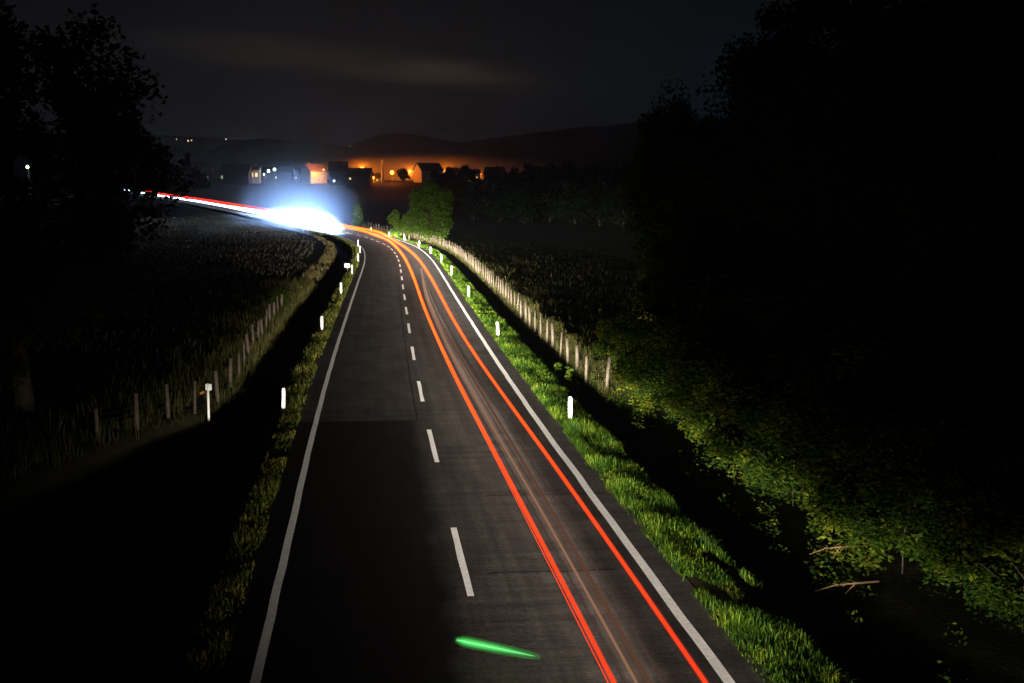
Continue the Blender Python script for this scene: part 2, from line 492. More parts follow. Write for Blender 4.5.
# ------------------------------------------------------------------ hills
def hill(name, pts, d, front, seed):
    px = np.linspace(pts[0][0], pts[-1][0], 160)
    py = np.interp(px, *zip(*pts))
    py = smooth(py, 4, 2) + vnoise(px, px * 0 + seed, 5.) * .5 + vnoise(px, px * 0 + seed + 9, 1.8) * .25
    rows = [(-front, 0), (-front * .6, .25), (-front * .3, .6), (0, 1), (front * .5, .6), (front, 0)]
    V = []
    for dd, k in rows:
        for a, b in zip(px, py):
            p = at(a, b, d)
            zb = 18
            V.append((p.x, d + dd + 60 * math.sin(a * .05 + seed), zb + (p.z - zb) * k + (vnoise(a, dd, 11.) * 4 if 0 < k < 1 else 0)))
    n = len(px)
    i = (np.arange(len(rows) - 1)[:, None] * n + np.arange(n - 1)[None, :]).ravel()
    o = mesh_np(name, V, [np.stack([i, i + 1, i + n + 1, i + n], -1)], M['hill'], smooth_=True)
    tag(o, kind='structure')
hill("hill", [(-260, 120), (0, 130), (100, 135), (170, 136.5), (200, 137), (260, 139), (300, 142), (350, 144.5), (380, 150), (430, 162), (480, 172), (540, 178)], 2300, 900, 3)
hill("hill", [(240, 172), (300, 160), (340, 149), (360, 143), (380, 136.5), (400, 133), (415, 133.5), (440, 139), (460, 142), (500, 146), (560, 152), (640, 160)], 3300, 900, 11)
hill("hill", [(380, 160), (440, 146), (470, 142), (500, 137), (540, 131), (575, 128), (600, 128), (625, 124), (660, 118), (760, 119), (900, 118), (1200, 130)], 4300, 900, 19)

# ------------------------------------------------------------------ foliage
def blades(name, P, hgt, wid, lean, m, kind='stuff', parent=None, droop=.35):
    """P (n,3) bases; one bent tapered blade each"""
    n = len(P)
    a = rng.uniform(0, 2 * np.pi, n)
    face = np.stack([np.cos(a), np.sin(a), a * 0], -1)
    b = a + np.pi / 2 + rng.normal(0, .5, n)
    ld = np.stack([np.cos(b), np.sin(b), a * 0], -1)
    hh = np.asarray(hgt)[:, None] if np.ndim(hgt) else np.full((n, 1), hgt)
    ww = np.asarray(wid)[:, None] if np.ndim(wid) else np.full((n, 1), wid)
    le = (np.abs(rng.normal(0, lean, n)) + .05)[:, None]
    up = np.array([0, 0, 1.])
    mid = P + up * hh * .55 + ld * hh * le * .4
    tip = P + up * hh * (1 - droop * le) + ld * hh * le * 1.1
    V = np.stack([P - face * ww, P + face * ww, mid - face * ww * .8, mid + face * ww * .8, tip], 1).reshape(-1, 3)
    k = np.arange(n)[:, None] * 5
    return mesh_np(name, V, [k + np.array([[0, 1, 3, 2]]), k + np.array([[2, 3, 4]])], m, parent)
def scatter(n, y0, y1, t0, t1, clump=0., edge=None):
    y = rng.uniform(y0, y1, n); t = rng.uniform(t0, t1, n)
    if clump:
        keep = vnoise(t * 3 + 7, y * 1.0, .9) + vnoise(t + 40, y, 3.5) > clump
        y, t = y[keep], t[keep]
    h_ = np.arctan(hd(y))
    x = xc(y) + t * np.cos(h_); yy = y - t * np.sin(h_)
    z = base(y) + prof(t, y) - .02
    return np.stack([x, yy, z], -1), t, y
def rh(n, a, b):
    return rng.uniform(a, b, n)

# grass of both verges (nobody could count it)
def verge(name, specs, m):
    allP, H_, W_ = [], [], []
    for (n, y0, y1, t0, t1, h0, h1, w, cl) in specs:
        P, t, y = scatter(n, y0, y1, t0, t1, cl)
        k = .75 + .35 * np.clip(vnoise(t * 2, y, 1.4), -1, 1)
        allP.append(P); H_.append(rh(len(P), h0, h1) * k); W_.append(np.full(len(P), w) * rh(len(P), .6, 1.3))
    o = blades(name, np.concatenate(allP), np.concatenate(H_), np.concatenate(W_), .75, m)
    return tag(o, kind='stuff')
o = verge("verge_grass", [(38000, 15, 42, 4.34, 6.4, .06, .38, .009, -2.2), (24000, 42, 75, 4.4, 6.4, .12, .38, .012, -2.2),
                          (9000, 75, 130, 4.4, 6.3, .14, .36, .028, -2.2), (7000, 130, 270, 4.4, 6.3, .15, .4, .05, -1)], M['grass'])
tag(o, "bright green grass strip along the right edge of the road", "grass")
o = verge("verge_grass", [(9000, 15, 48, -5.05, -4.38, .08, .24, .012, -1.2), (9000, 48, 90, -5.9, -4.4, .12, .34, .018, -1.6),
                          (6000, 90, 150, -5.9, -4.4, .14, .34, .03, -2.2), (5000, 150, 260, -6, -4.4, .15, .36, .05, -1)], M['verge'])
tag(o, "narrow yellowish green grass strip along the left edge of the road", "grass")
o = verge("dry_grass", [(9000, 49, 100, 7.15, 8.6, .25, .75, .012, -.5), (6000, 100, 200, 7.2, 8.6, .3, .7, .025, -.7), (4000, 200, 290, 7.3, 9.5, .3, .7, .05, -.8)], M['dry'])
tag(o, "tall dry grass at the foot of the right-hand fence", "grass")
o = verge("field_grass", [(9000, 50, 110, 8.4, 20, .2, .55, .014, -.1), (14000, 100, 260, 8.5, 34, .2, .6, .03, .0)], M['field'])
tag(o, "rough field grass beyond the right-hand fence", "grass")
def bankgrass():
    P = []
    n = 15000
    y = rng.uniform(24, 110, n); bl = np.interp(y, *zip(*BANK_L))
    t = -(bl - .5 + np.abs(rng.normal(0, 2.2, n)))
    k = vnoise(t * 2, y, 1.2) > -.5; y, t = y[k], t[k]
    x = xc(y) + t; z = gz(x, y)
    return np.stack([x, y, z - .02], -1)
P = bankgrass()
o = blades("bank_grass", P, rh(len(P), .2, .75), .014, .4, M['dry']); tag(o, "dry tall grass on the bank around the left-hand fence", "grass", kind='stuff')
P = np.concatenate([scatter(5000, 60, 130, -8.9, -7.3, -.2)[0], scatter(2200, 130, 240, -8.8, -7.3, .1)[0]])
o = blades("dry_grass", P, rh(len(P), .15, .6), rh(len(P), .012, .03), .4, leaf_mat("pale_dry_grass", [(.02, .025, .007), (.05, .045, .015), (.12, .095, .04), (.03, .032, .01)]))
tag(o, "pale dry grass along the edge of the field, beyond the left-hand fence", "grass", kind='stuff')
# crop rows of the field inside the bend: drilled parallel to the road
def crop():
    P = []
    for k in range(84):
        t = -10.5 - k * .8
        y = np.arange(58, 330, .45 if k < 30 else .65); y = y + rng.normal(0, .25, len(y))
        tt = t + rng.normal(0, .19, len(y)) + .3 * vnoise(y, y * 0 + k, 9.)
        h_ = np.arctan(hd(y))
        P.append(np.stack([xc(y) + tt * np.cos(h_), y - tt * np.sin(h_), base(y) + prof(tt, y) - .02], -1))
    P = np.concatenate(P)
    return P[vnoise(P[:, 0], P[:, 1], 6.) > -1.3]
P = crop()
o = blades("field_crop", P, rh(len(P), .10, .42), .035, .5, M['crop']); tag(o, "rows of low crop in the field inside the left-hand bend", "crop", kind='stuff')

def leaf_cloud(C, n, size, flat=.5, elong=1.5):
    """C (n,3) centres -> diamond leaves"""
    n = len(C)
    u = rng.normal(size=(n, 3)); u[:, 2] *= flat; u /= np.linalg.norm(u, axis=1)[:, None]
    w = rng.normal(size=(n, 3)); w -= (w * u).sum(1)[:, None] * u; w /= np.linalg.norm(w, axis=1)[:, None]
    s = (size * rng.uniform(.6, 1.3, n))[:, None]
    nrm = np.cross(u, w)
    V = np.stack([C - u * s * elong * .5, C + w * s * .42 + nrm * s * .12, C + u * s * elong * .5, C - w * s * .42 + nrm * s * .12], 1).reshape(-1, 3)
    k = np.arange(n)[:, None] * 4
    return V, [k + np.array([[0, 1, 2]]), k + np.array([[0, 2, 3]])]
def make_crown(h, r, low, n, size, seed, nclump=60, spread=.17, cone=0., hole=None):
    """leaf centres of a crown: base height low, top h, radius r, clumped"""
    global rng
    save = rng; rng = np.random.default_rng(seed)
    zc, zr = (h + low) / 2, (h - low) / 2
    d = rng.normal(size=(nclump, 3)); d /= np.linalg.norm(d, axis=1)[:, None]
    rad = rng.uniform(.35, .98, nclump) ** .6
    c = d * rad[:, None]
    prof_ = 1 - cone * (c[:, 2] * .5 + .5)
    cl = np.stack([c[:, 0] * r * prof_, c[:, 1] * r * prof_, zc + c[:, 2] * zr], -1)
    cs = rng.uniform(.6, 1.35, nclump) * spread * (r + zr) / 2 * 1.2
    k = rng.integers(0, nclump, n)
    off = rng.normal(size=(n, 3)) * np.array([1, 1, .75])
    off /= (np.linalg.norm(off, axis=1)[:, None] + 1e-6)
    off *= (rng.uniform(0, 1, n) ** .5)[:, None] * 1.4
    C = cl[k] + off * cs[k][:, None]
    C = C[C[:, 2] > low * .5 + .1]
    if hole is not None:
        C = C[hole(C)]
    V, Fc = leaf_cloud(C, n, size)
    rng = save
    return V, Fc, cl
def make_tree(name, h, r, low, n, size, seed, m, trunk_r, lean=(0, 0), hole=None, nclump=60, spread=.17, cone=0., limbs=9):
    t = empty(name)
    V, Fc, cl = make_crown(h, r, low, n, size, seed, nclump, spread, cone, hole)
    rr = random.Random(seed)
    mb = MB()
    top = h * .8
    pts = [(0, 0, -.3), (.02 * h * rr.uniform(-1, 1), 0, h * .2), (.03 * h * rr.uniform(-1, 1), .02 * h * rr.uniform(-1, 1), h * .45), (0, 0, top)]
    mb.tube(pts, [trunk_r * 1.25, trunk_r, trunk_r * .7, trunk_r * .15], 8)
    for i in range(limbs):
        q = cl[rr.randrange(len(cl))]
        z0 = rr.uniform(max(low * .7, h * .18), h * .55)
        b = Vector((0, 0, z0)); e_ = Vector(q)
        if e_.z < z0: e_.z = z0 + .3
        mid = b.lerp(e_, .5) + Vector((0, 0, .06 * h))
        mb.tube([b, mid, e_], [trunk_r * .5, trunk_r * .28, trunk_r * .06], 6)
    mb.build("trunk", M['bark'], t, True)
    mesh_np("crown", V, Fc, m, t)
    return t

# ------------------------------------------------------------------ haze: one closed box of even air
hz = MB().box((0, 2950, 118), (7600, 6100, 256)).build("haze", bpy.data.materials.new("haze"))
hm = hz.data.materials[0]; hm.use_nodes = True
t_ = hm.node_tree; t_.nodes.clear()
ho = N(t_, "ShaderNodeOutputMaterial"); hv = N(t_, "ShaderNodeVolumePrincipled")
hv.inputs["Color"].default_value = (.74, .87, 1.0, 1)
hv.inputs["Density"].default_value = .00014
hv.inputs["Anisotropy"].default_value = .45
t_.links.new(hv.outputs[0], ho.inputs["Volume"])
tag(hz, kind='stuff')

def mist(name, loc, size, dens, aniso, rz, label, col=(.9, .93, .97, 1), flat=0.):
    o = ball(MB(), (0, 0, 0), 1.0, 24, 14).build(name, bpy.data.materials.new(name))
    o.location, o.scale, o.rotation_euler = loc, size, (0, 0, rz)
    m = o.data.materials[0]; m.use_nodes = True; t = m.node_tree; t.nodes.clear()
    out = N(t, "ShaderNodeOutputMaterial"); v = N(t, "ShaderNodeVolumePrincipled")
    c = N(t, "ShaderNodeTexCoord"); ln = N(t, "ShaderNodeVectorMath", operation='LENGTH')
    r = N(t, "ShaderNodeMapRange", interpolation_type='SMOOTHSTEP')
    r.inputs[1].default_value, r.inputs[2].default_value = .97, flat
    r.inputs[3].default_value, r.inputs[4].default_value = 0., dens
    K = t.links.new
    K(c.outputs["Object"], ln.inputs[0]); K(ln.outputs["Value"], r.inputs[0]); K(r.outputs[0], v.inputs["Density"])
    v.inputs["Color"].default_value = col; v.inputs["Anisotropy"].default_value = aniso
    K(v.outputs[0], out.inputs["Volume"])
    return tag(o, label, "mist", kind='stuff')
p = rp(280, -1.9)
mist("bloom_mist", (p.x - 1, p.y - 4, 1.5), (15, 46, 15), .034, .4, math.atan(-float(hd(278))), "thin bluish mist added to carry the glow around the headlights in the bend", (.46, .64, 1.0, 1))  # added volume that spreads the blue glow of the headlights
p = rp(290, -1.9)
mist("bloom_mist", (p.x, p.y, 1.0), (5.6, 60, 3.9), .17, .3, math.atan(-float(hd(280))), "dense mist added for the white bloom right around the headlights in the bend", flat=.12)  # added denser core, turns the headlight streak into a soft white bloom
p = at(432, 172, 850)
mist("village_mist", (p.x, 850, 17), (125, 75, 16), .030, .3, 0, "low orange lit mist lying behind the village")

# ------------------------------------------------------------------ trees
def put(o, x, y, s=1.0, rz=0.0, sz=None):
    o.location = (x, y, float(gz(x, y)) - .05)
    o.rotation_euler = (0, 0, rz); o.scale = (s, s, sz or s)
    return o
big = make_tree("broadleaf_tree", 16, 4.6, 1.2, 52000, .20, 21, M['leaf'], .32, nclump=150, spread=.13)
big2 = make_tree("broadleaf_tree", 18, 5.2, 1.0, 56000, .21, 22, M['leaf'], .36, nclump=160, spread=.13)
SPOT_R = [  # px of the trunk, distance, scale, which, rotation, label
    (684, 86, .80, 0, 0.4, "smallest dark tree of the right-hand row, standing at its far left end"),
    (806, 73, 1.06, 1, 1.9, "tall dark tree just right of the smallest one, rising behind the fence end"),
    (872, 60, 1.05, 0, 3.0, "dark tree behind the shrubs, in the middle of the row on the right"),
    (965, 46, .98, 1, 4.1, "large black tree above the lit shrubs, second from the right edge"),
    (1062, 35, .9, 0, 5.2, "nearest tree of the right-hand row, cut off by the right edge of the picture"),
    (900, 78, 1.1, 1, 0.9, "tree standing behind the right-hand row, seen between its two largest crowns"),
    (1010, 64, 1.15, 0, 2.2, "hindmost tree at the right edge, behind the nearest tree of the row"),
]
used = set()
for px, d, s, w, rz, lab in SPOT_R:
    src = (big, big2)[w]
    o = src if w not in used else copy_tree(src)
    used.add(w)
    put(o, (px - CX) / F * d, d, s, rz, s * (1.2 if px == 684 else 1.05))
    tag(o, lab, "tree", "tall trees on the right of the road")
def gap(C):   # a natural gap in the crown through which a distant lamp shows
    return np.hypot(C[:, 0] - .2 + .373 * C[:, 1], C[:, 2] - 8.35 - .0177 * C[:, 1]) > .42
lt = make_tree("broadleaf_tree", 14.2, 5.4, 2.4, 30000, .19, 31, M['leaf'], .30, nclump=105, spread=.12, hole=gap)
put(lt, -17.4, 46, .97, 0, 1.04)
tag(lt, "big dark tree at the left edge, its ragged crown reaching out against the sky", "tree", "trees at the left edge")
o = copy_tree(lt); put(o, -19.5, 38, .85, 2.4, .9)
tag(o, "dark tree at the left edge, in front of the one with ragged crown", "tree", "trees at the left edge")
o = copy_tree(lt); put(o, -31, 62, .95, 4.0, .85)
tag(o, "dark tree at the left edge, farthest from the road behind the other two", "tree", "trees at the left edge")

rt = make_tree("roadside_tree", 9.4, 3.35, .2, 32000, .2, 41, M['rowan'], .2, nclump=170, spread=.125)
p = at(431, 243, 198); put(rt, p.x, 198, 1, .5)
tag(rt, "round green tree lit from below, beside the fence on the outside of the bend", "tree")
o = make_tree("roadside_tree", 4.4, 1.15, .8, 4000, .2, 42, M['rowan'], .08, nclump=30, spread=.22)
p = at(409, 238, 206); put(o, p.x, 206)
tag(o, "small yellow green tree touching the left side of the round roadside tree", "tree")
o = make_tree("roadside_tree", 4.6, 1.0, .5, 4000, .2, 43, M['rowan'], .08, nclump=30, spread=.22, cone=.3)
p = at(395, 235, 216); put(o, p.x, 216)
tag(o, "slim small tree on the outer side of the bend, left of the yellow green one", "tree")
o = make_tree("conifer", 5.6, 1.3, .2, 4000, .22, 44, M['rowan'], .1, nclump=40, spread=.2, cone=.85)
p = at(358, 228, 262); put(o, p.x, 262)
tag(o, "pale cone-shaped tree veiled by the white glow of the headlights", "tree")

# trees along the village and the skyline
far = [make_tree("far_tree", 12, 5.2, .3, 3500, .9, 50 + i, M['dark'], .3, nclump=34, spread=.2, limbs=4) for i in range(3)]
SKY = [(403, 168, 760, "round dark tree just right of the glowing street lamp"),
       (450, 167, 730, "low round tree right of the orange lit gable"),
       (466, 165.5, 720, "domed tree left of the orange gap in the tree line"),
       (492, 167.5, 720, "flat topped tree over the dark house on the skyline"),
       (512, 168, 700, "low tree between the skyline house and the tall tree clump"),
       (531, 163.5, 690, "tree with orange light showing through its lower left side"),
       (552, 162.5, 690, "tree right of the orange gaps, middle of the tall skyline clump"),
       (572, 161.5, 680, "highest tree of the skyline clump"),
       (592, 164, 660, "skyline tree just right of the highest one"),
       (611, 165.5, 640, "ragged skyline tree left of the big dark trees"),
       (628, 165, 640, "last skyline tree before the big dark trees on the right"),
       (437, 171, 690, "low shrubby tree in front of the house with the orange gable"),
       (478, 178, 690, "bushy tree below the orange gap in the tree line"),
       (240, 171, 790, "low dark tree between two village houses at the left"),
       (294, 170, 780, "dark tree left of the house with the orange roof"),
       (172, 163, 700, "dark tree at the left end of the village beside the conifer"),
       (198, 168, 690, "bushy tree below the dark house at the left end of the village")]
for i, (px, py, d, lab) in enumerate(SKY):
    o = far[i] if i < 3 else copy_tree(far[i % 3])
    p = at(px, py, d); zg = float(gz(p.x, d))
    k = max(.25, (p.z - zg) / 12.4)
    put(o, p.x, d, k * (1.0 if i % 2 else 1.12), i * 1.3, k)
    tag(o, lab, "tree", "trees along the skyline")
o = make_tree("conifer", 14, 2.2, .3, 3000, .8, 58, M['dark'], .25, nclump=40, spread=.16, cone=.9, limbs=3)
p = at(187, 153, 720); put(o, p.x, 720, 1.0, 0, (p.z - float(gz(p.x, 720))) / 14)
tag(o, "tall pointed conifer rising above the left end of the village", "tree")
for i, (px, py, d, lab) in enumerate([(474, 186, 352, "black tree behind the round roadside tree, left end of the near dark wood"), (500, 179, 345, "black tree second from the left in the near dark wood"),
        (524, 184, 335, "low black tree between two taller ones of the near dark wood"), (550, 177, 340, "tallest black tree in the middle of the near dark wood"),
        (575, 181, 330, "black tree right of the tallest one of the near dark wood"), (600, 178, 322, "broad black tree of the near dark wood, below the ragged skyline tree"),
        (624, 182, 316, "black tree of the near dark wood, just left of the smallest right-hand tree"), (650, 176, 330, "black tree at the right end of the near dark wood")]):
    o = copy_tree(far[i % 3]); p = at(px, py, d); zg = float(gz(p.x, d)); k = (p.z - zg) / 12.4
    put(o, p.x, d, k * 1.05, i * 2.3, k); tag(o, lab, "tree", "trees of the near dark wood")
# ------------------------------------------------------------------ shrubs on the bank
sh = [make_tree("shrub", 3.6, 1.9, .05, 21000, .08, 60 + i, M['bush'], .014, nclump=60, spread=.15, limbs=7) for i in range(3)]
SHR = [(55.5, 9.2, .75, "low shrub right at the end of the right-hand fence"),
       (50, 9.6, .9, "yellow green shrub just this side of the fence end"),
       (46.8, 9.2, 1.05, "shrub by the second marker post of the right verge, its leaves in the light"),
       (42, 9.7, .95, "shrub opposite the marker post nearest the camera, third of the lit row"),
       (39.6, 9.2, 1.1, "bright yellow leaved shrub in the middle of the lit row on the right"),
       (35.4, 9.8, 1.05, "shrub leaning over the dark ditch, halfway down the lit row"),
       (33, 9.3, 1.2, "broad shrub with brown twigs showing below its leaves"),
       (29.4, 9.9, 1.2, "large shrub above the two bare twigs, near the lower right"),
       (26.8, 9.7, 1.05, "dim green shrub low at the right, next to the bare twigs"),
       (23.2, 10.6, 1.0, "nearest shrub of the right-hand bank, almost in the dark"),
       (60, 13.5, 1.5, "shrub in the grass behind the end of the right-hand fence, under the trees"),
       (68, 15.5, 1.8, "shrub farther back under the trees, hiding the foot of a trunk"),
       (79, 17.5, 1.7, "shrub at the field edge under the smallest of the dark trees"),
       (88, 19.5, 1.7, "farthest shrub under the row of trees on the right, at the field edge"),
       (38.5, 12.2, 1.7, "tall shrub behind the middle of the lit row"),
       (31.5, 12.6, 1.75, "tall dark shrub in the second line, above the broad twiggy shrub"),
       (46, 12.3, 1.6, "tall shrub of the second line nearest the fence end"),
       (25, 13.2, 1.5, "tall shrub in the second line nearest the camera")]
for i, (y, t, s, lab) in enumerate(SHR):
    o = sh[i] if i < 3 else copy_tree(sh[i % 3])
    p = rp(y, t); put(o, p.x, p.y, s, i * 2.1, s * .95)
    tag(o, lab, "shrub", "shrubs on the right-hand bank")
shl = copy_tree(sh[1]); p = at(290, 300, 86); put(shl, p.x - 1.0, 88, .38, 1)
tag(shl, "lone shrub at the far end of the left-hand fence", "shrub")
for i, (x, y, s, lab) in enumerate([(-16.5, 33, 1.2, "dark shrub under the trees at the left edge"), (-13.8, 27, .9, "dim shrub low on the left bank, nearest the camera"),
                                    (-19.5, 44, 1.3, "shrub behind the left-hand fence, under the ragged tree")]):
    o = copy_tree(sh[i]); put(o, x, y, s, i + .4); tag(o, lab, "shrub", "shrubs on the left bank")
n = 15000
yy = rng.uniform(20, 56, n); tt = 7.1 + np.abs(rng.normal(0, 1.3, n))
k = vnoise(tt * 2, yy, 1.1) > .5; yy, tt = yy[k], tt[k]
xx = xc(yy) + tt
C = np.stack([xx, yy, gz(xx, yy) + rng.uniform(.02, .45, len(xx)) * (1 + .8 * vnoise(xx, yy, .8))], -1)
V, Fc = leaf_cloud(C, len(C), .06 * rng.uniform(.6, 1.6, len(C)).mean())
tag(mesh_np("undergrowth", V, Fc, M['bush']), "low leafy undergrowth on the right bank below the shrubs", "undergrowth", kind='stuff')
# bare twigs lying out of the bank
for i, (px, py, d, dx, lab) in enumerate([(868, 581, 26.0, -1.15, "bare brown twig hanging out of the shrubs, lower of the two"), (850, 545, 27.6, -.95, "bare brown twig sticking out of the shrubs, upper of the two")]):
    p = at(px, py, d); mb = MB()
    a = Vector((dx, -.3, -.12))
    mb.tube([p + Vector((.3, .3, -.1)), p + a * .2, p + a * .6 + Vector((0, 0, .05)), p + a], [.022, .02, .014, .005], 6)
    mb.tube([p + a * .45, p + a * .75 + Vector((.05, -.1, .14))], [.012, .004], 5)
    mb.tube([p + a * .25, p + a * .5 + Vector((.1, .1, -.2))], [.012, .004], 5)
    tag(mb.build("bare_twig", M['twig']), lab, "twig", "bare twigs on the bank")
# flowering weeds in the right ditch
for i, (px, py, hh, lab) in enumerate([(557, 374, .95, "left one of the tall weeds in the ditch below the fence"), (568.5, 383, 1.25, "tallest weed in the ditch below the fence"), (577, 384, .7, "right one of the tall weeds in the ditch below the fence")]):
    b = on_plane(px, py, -.2); b.z = float(gz(b.x, b.y))
    t = empty("tall_weed", b); mb = MB()
    mb.tube([(0, 0, 0), (.03, .02, hh * .5), (.02, 0, hh)], [.012, .01, .005], 5); mb.build("stem", M['grass'], t)
    zz = rng.uniform(.25, 1, 60) * hh
    C = np.stack([rng.normal(0, .07, 60) + .02, rng.normal(0, .07, 60), zz], -1)
    V, Fc = leaf_cloud(C, 60, .13); mesh_np("leaves", V, Fc, M['bush'], t)
    tag(t, lab, "weed", "tall weeds in the ditch")

# ------------------------------------------------------------------ fences
def fence(name, pts, label, hpost, mround, side):
    """pts: ground points of the posts"""
    f = empty(name, pts[0]); o0 = Vector(pts[0])
    mb0 = None
    tops = []
    protos = []
    for k in range(4):
        m = MB(); a, b = random.uniform(-.03, .03), random.uniform(-.03, .03)
        r = .050 + .011 * k
        m.tube([(0, 0, -.4), (0, 0, hpost * .5), (a, b, hpost - .03), (a, b, hpost)], [r, r * .97, r * .93, r * .7], 9)
        protos.append(m)
    made = {}
    for i, p in enumerate(pts):
        k = random.randrange(4)
        if k not in made:
            ob = protos[k].build("post", M['wood'], f, True); made[k] = ob
        else:
            ob = made[k].copy(); S.collection.objects.link(ob); ob.parent = f
        ob.location = Vector(p) - o0
        ob.rotation_euler = (random.gauss(0, .035), random.gauss(0, .035), random.uniform(0, 6))
        ob.scale = (1, 1, random.uniform(.9, 1.08))
        tops.append(Vector(p) - o0)
    w = MB()
    for hh in (.25, .45, .65, .85, 1.08):
        for a, b in zip(tops[:-1], tops[1:]):
            w.tube([a + Vector((0, 0, hh)), (a + b) / 2 + Vector((0, 0, hh - .015)), b + Vector((0, 0, hh))], .0035, 4, False)
    w.build("wire", M['wire'], f)
    tag(f, label, "fence")
    return f
FR = [(606.7, 385.5), (586, 376.5), (577, 366), (568, 359), (560.4, 352), (553, 343), (547, 338), (541, 333.5), (535, 328), (530, 323), (526, 319), (521, 315)]
pts = []
for px, py in FR:
    p = on_plane(px, py); p.z = float(gz(p.x, p.y)); pts.append(p)
y = pts[-1].y + 2.9
while y < 286 and len(pts) < 98:
    t = float(np.interp(y, [70, 100, 125, 165, 195, 245, 300], [7.35, 7.4, 7.4, 7.5, 7.6, 7.9, 8.2]))
    p = rp(y, t); p.z = float(gz(p.x, p.y)); pts.append(p); y += 2.35 + random.uniform(-.2, .2)
fence("wire_fence", pts, "long fence of pale wooden posts beyond the right-hand ditch, curving with the road", 1.3, 1, 1)
FL = [(98, 440), (137, 430), (168.5, 419), (194.8, 413), (217.5, 399), (230.4, 387), (239, 377), (244, 367), (248.7, 358.5), (253.8, 351.5), (258, 344.5), (262.5, 338), (266, 332), (270, 326), (274, 320.5), (278, 315), (281.5, 310)]
pts = []
for px, py in FL:
    p = on_plane(px, py); p.z = float(gz(p.x, p.y)); pts.append(p)
fence("wire_fence", pts, "short fence of brown wooden posts on the left bank, beside the field", 1.2, 1, -1)

# ------------------------------------------------------------------ marker posts
def marker():
    o = empty("marker_post"); m = MB()
    prof2 = [(-.06, -.03), (.06, -.03), (.045, .045), (-.045, .045)]
    n = len(prof2)
    def loft(z0, z1, s0=1, s1=1, slant=0):
        vs = [(x * s0, y * s0, z0) for x, y in prof2] + [(x * s1, y * s1, z1 + slant * (y > 0)) for x, y in prof2]
        return vs, [tuple(range(n))[::-1], tuple(range(n, 2 * n))] + [(i, (i + 1) % n, n + (i + 1) % n, n + i) for i in range(n)]
    m.add(*loft(-.2, .92)); m.add(*loft(.92, .98, 1, .9, .03))
    m.build("post", M['white'], o)
    MB().box((0, -.034, .74), (.05, .008, .16)).build("reflector", M['reflector'], o)
    return o
mk = marker(); first = True
ORD = ["nearest the camera", "second from the camera", "third from the camera", "fourth from the camera", "fifth from the camera", "sixth from the camera",
       "seventh from the camera", "eighth from the camera", "ninth from the camera", "tenth from the camera, just before the white glow"]
RM = [(570, 420), (498, 337), (468.7, 298), (451.5, 275.5), (441.2, 262.5), (430.7, 253.5), (419, 247), (404.3, 240.5), (389, 236.7), (371, 232)]
LM = [(283.4, 409.4), (322, 329.7), (341, 294), (352, 274), (358, 261), (360, 252.6), (358, 246)]
for side, lst in (("right", RM), ("left", LM)):
    for i, (px, py) in enumerate(lst):
        p = on_plane(px, py)
        o = mk if first else copy_tree(mk); first = False
        p.z = float(gz(p.x, p.y)) - .02
        o.location = p; o.rotation_euler = (random.gauss(0, .015), random.gauss(0, .02), math.atan(-float(hd(p.y))) + (0.15 if side == "left" else -.05))
        o.scale = (1.0, 1.0, .82 if i < 2 else .9)
        tag(o, f"white marker post on the {side} verge, {ORD[i]}" , "marker post", "white marker posts along the road")
# white pole with an orange tag on the left bank
p = on_plane(208.6, 412.5); p.z = float(gz(p.x, p.y)) - .1
o = empty("marker_pole", p)
MB().tube([(0, 0, -.3), (0, 0, 1.75)], .045, 10).build("pole", M['white'], o, True)
MB().box((.03, -.01, 1.62), (.22, .05, .22)).build("cap", M['white'], o)
MB().box((-.2, -.02, 1.42), (.17, .02, .08), Matrix.Rotation(-.5, 3, 'Y')).build("tag", M['orange'], o)
tag(o, "slim white pole with a small orange tag by the left-hand fence", "pole")
# small plate on a post beyond the left verge
p = on_plane(347.4, 270.5); p.z = float(gz(p.x, p.y)) - .1
o = empty("small_sign", p)
zt = at(347.4, 265.5, p.y).z - p.z
MB().tube([(0, 0, -.3), (0, 0, zt + .1)], .035, 8).build("post", M['metal'], o, True)
MB().box((0, -.06, zt), (.52, .03, .34)).build("plate", M['white'], o)
tag(o, "small pale blue-white plate on a thin post inside the bend, left of the marker posts", "sign")

